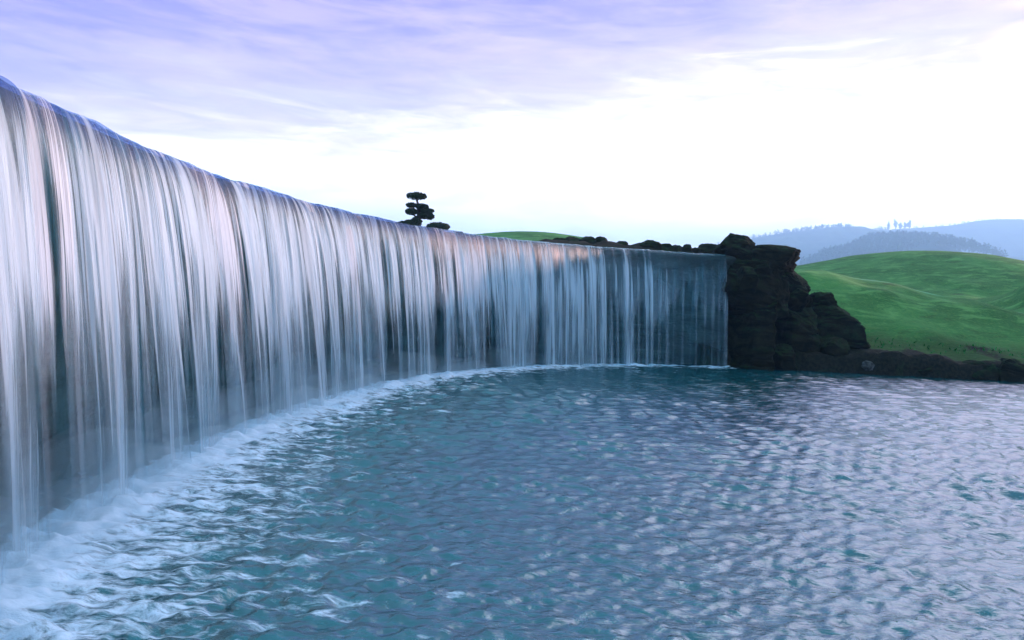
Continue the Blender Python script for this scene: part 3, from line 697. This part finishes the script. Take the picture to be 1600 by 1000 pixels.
# trees on the far ridge
def far_tree(px, pbase, h, wpx, Y, label, group, seed, sparse=False):
    rng = np.random.default_rng(seed); p = at(px, pbase, Y); k = Y / F; H = h * k; W = wpx * k / 2
    r = empty('far_tree', (p.x, Y, h_right(p.x) - 4.0), label, 'tree', group)
    co, f = tube([[0, 0, -1], [.1 * W, 0, H * .5], [0, 0, H * .85]], [1.4, 1.0, .5], 6); raw_mesh('trunk', co, f, mt_bark, parent=r)
    cs = [[rng.uniform(-.5, .5) * W, rng.uniform(-.4, .4) * W, H * z] for z in (.42, .55, .68, .8, .9)]
    rs = [[W * q, W * q, H * .17] for q in (.62, .75, .7, .5, .3)]
    v, q = leaves(cs, rs, 300 if sparse else 420, 2.0, rng, .2); raw_mesh('crown', v, q, mt_fleaf, parent=r, smooth=False)
GF = 'clump of trees standing out on the far ridge'
for i, (px, h, wd, lab) in enumerate([
    (1388, 15, 6, 'slim pale tree standing alone at the left of the far ridge clump'),
    (1399, 17, 7, 'tallest pointed tree of the far ridge clump'),
    (1406, 12, 7, 'bushy tree right beside the tallest one on the far ridge'),
    (1414, 12, 7, 'lowest broad tree in the far ridge clump between two others'),
    (1421, 14, 8, 'rounded tree at the right end of the far ridge clump')]):
    far_tree(px, 358, h, wd, 2460, lab, GF, 300 + i, i == 0)
def wood(hf, px0, px1, Y, n, hm, seed, depth, keep=None):
    rng = np.random.default_rng(seed); x0, x1 = at(px0, 380, Y).x, at(px1, 380, Y).x; parts = []
    for i in range(n):
        x = rng.uniform(x0, x1); dy = -rng.uniform(0, 1) ** 1.5 * depth; v = dy / depth
        z = hf(x) * math.cos(v * .55) ** 1.3
        H = hm * rng.uniform(.5, 1.25); W = H * rng.uniform(.25, .42)
        if keep is not None and rng.random() > np.interp(x, [at(a, 380, Y).x for a, _ in keep], [b for _, b in keep]): continue
        cs = [[x, Y + dy, z + H * .3], [x + rng.uniform(-.3, .3) * W, Y + dy, z + H * .6], [x, Y + dy, z + H * .85]]
        rs = [[W, W, H * .3], [W * .85, W * .85, H * .25], [W * .45, W * .45, H * .18]]
        parts.append(leaves(cs, rs, 46, H * .13, rng, .1))
    co, f = join(parts); return tag(raw_mesh('wood', co, f, mt_fleaf, smooth=False), kind='stuff')
wood(h_left, 1120, 1345, 2100, 520, 10.5, 11, 90, [(1120, .15), (1180, .35), (1250, .7), (1330, 1)])
wood(h_mid, 1250, 1470, 1290, 1100, 11.5, 12, 180)
wood(h_right, 1335, 1385, 2460, 60, 13.0, 13, 60)
wood(h_right, 1425, 1640, 2460, 180, 7.0, 14, 30)

# ------------------------------------------------------------------ grass tufts on the near bank and the crest lines
rng = np.random.default_rng(9); nb = 26000
bx = rng.uniform(13, 40, nb); by = rng.uniform(34, 60, nb)
qd = poly_dist(bx, by, pool); kp = (qd > 1.0) & (qd < 3.2) & (bx / by < .78) & (rng.random(nb) < np.clip(1.4 - qd / 3, 0, 1)); bx, by = bx[kp], by[kp]; nb = len(bx)
bz = np.array([gz(a, b) for a, b in zip(bx, by)])
hh = rng.uniform(.05, .13, nb); ang = rng.uniform(0, 6.28, nb); wd = rng.uniform(.03, .07, nb)
lean = rng.normal(0, .08, (nb, 2))
p0 = np.c_[bx - np.cos(ang) * wd, by - np.sin(ang) * wd, bz - .04]; p1 = np.c_[bx + np.cos(ang) * wd, by + np.sin(ang) * wd, bz - .04]
p2 = np.c_[bx + lean[:, 0], by + lean[:, 1], bz + hh]
mt_gr, t, out = material('grass_tufts')
n = t.noise(t.node('ShaderNodeNewGeometry').outputs['Position'], .5, 3)
principled(t, out, Base_Color=t.mix(t.mapr(n, .35, .65), col((.018, .15, .03)), col((.045, .28, .06))), Roughness=.85, Specular_IOR_Level=.15)
gr = raw_mesh('grass', np.stack([p0, p1, p2], 1).reshape(-1, 3), np.arange(3 * nb).reshape(-1, 3), mt_gr, smooth=False); tag(gr, kind='stuff')

# ------------------------------------------------------------------ the air
mt_h, t, out = material('haze_air')
v = t.node('ShaderNodeVolumePrincipled'); v.inputs['Color'].default_value = (.33, .64, .97, 1); v.inputs['Density'].default_value = .00062; v.inputs['Anisotropy'].default_value = .25
t.l.new(v.outputs[0], out.inputs['Volume'])
b = 4400; z0, z1 = -4.0, 345
cv = np.array([(x, y, z) for x in (-b, b) for y in (-b, b) for z in (z0, z1)])
hz = raw_mesh('haze', cv, [(0, 1, 3, 2), (4, 6, 7, 5), (0, 4, 5, 1), (2, 3, 7, 6), (0, 2, 6, 4), (1, 5, 7, 3)], mt_h, smooth=False); tag(hz, kind='stuff')
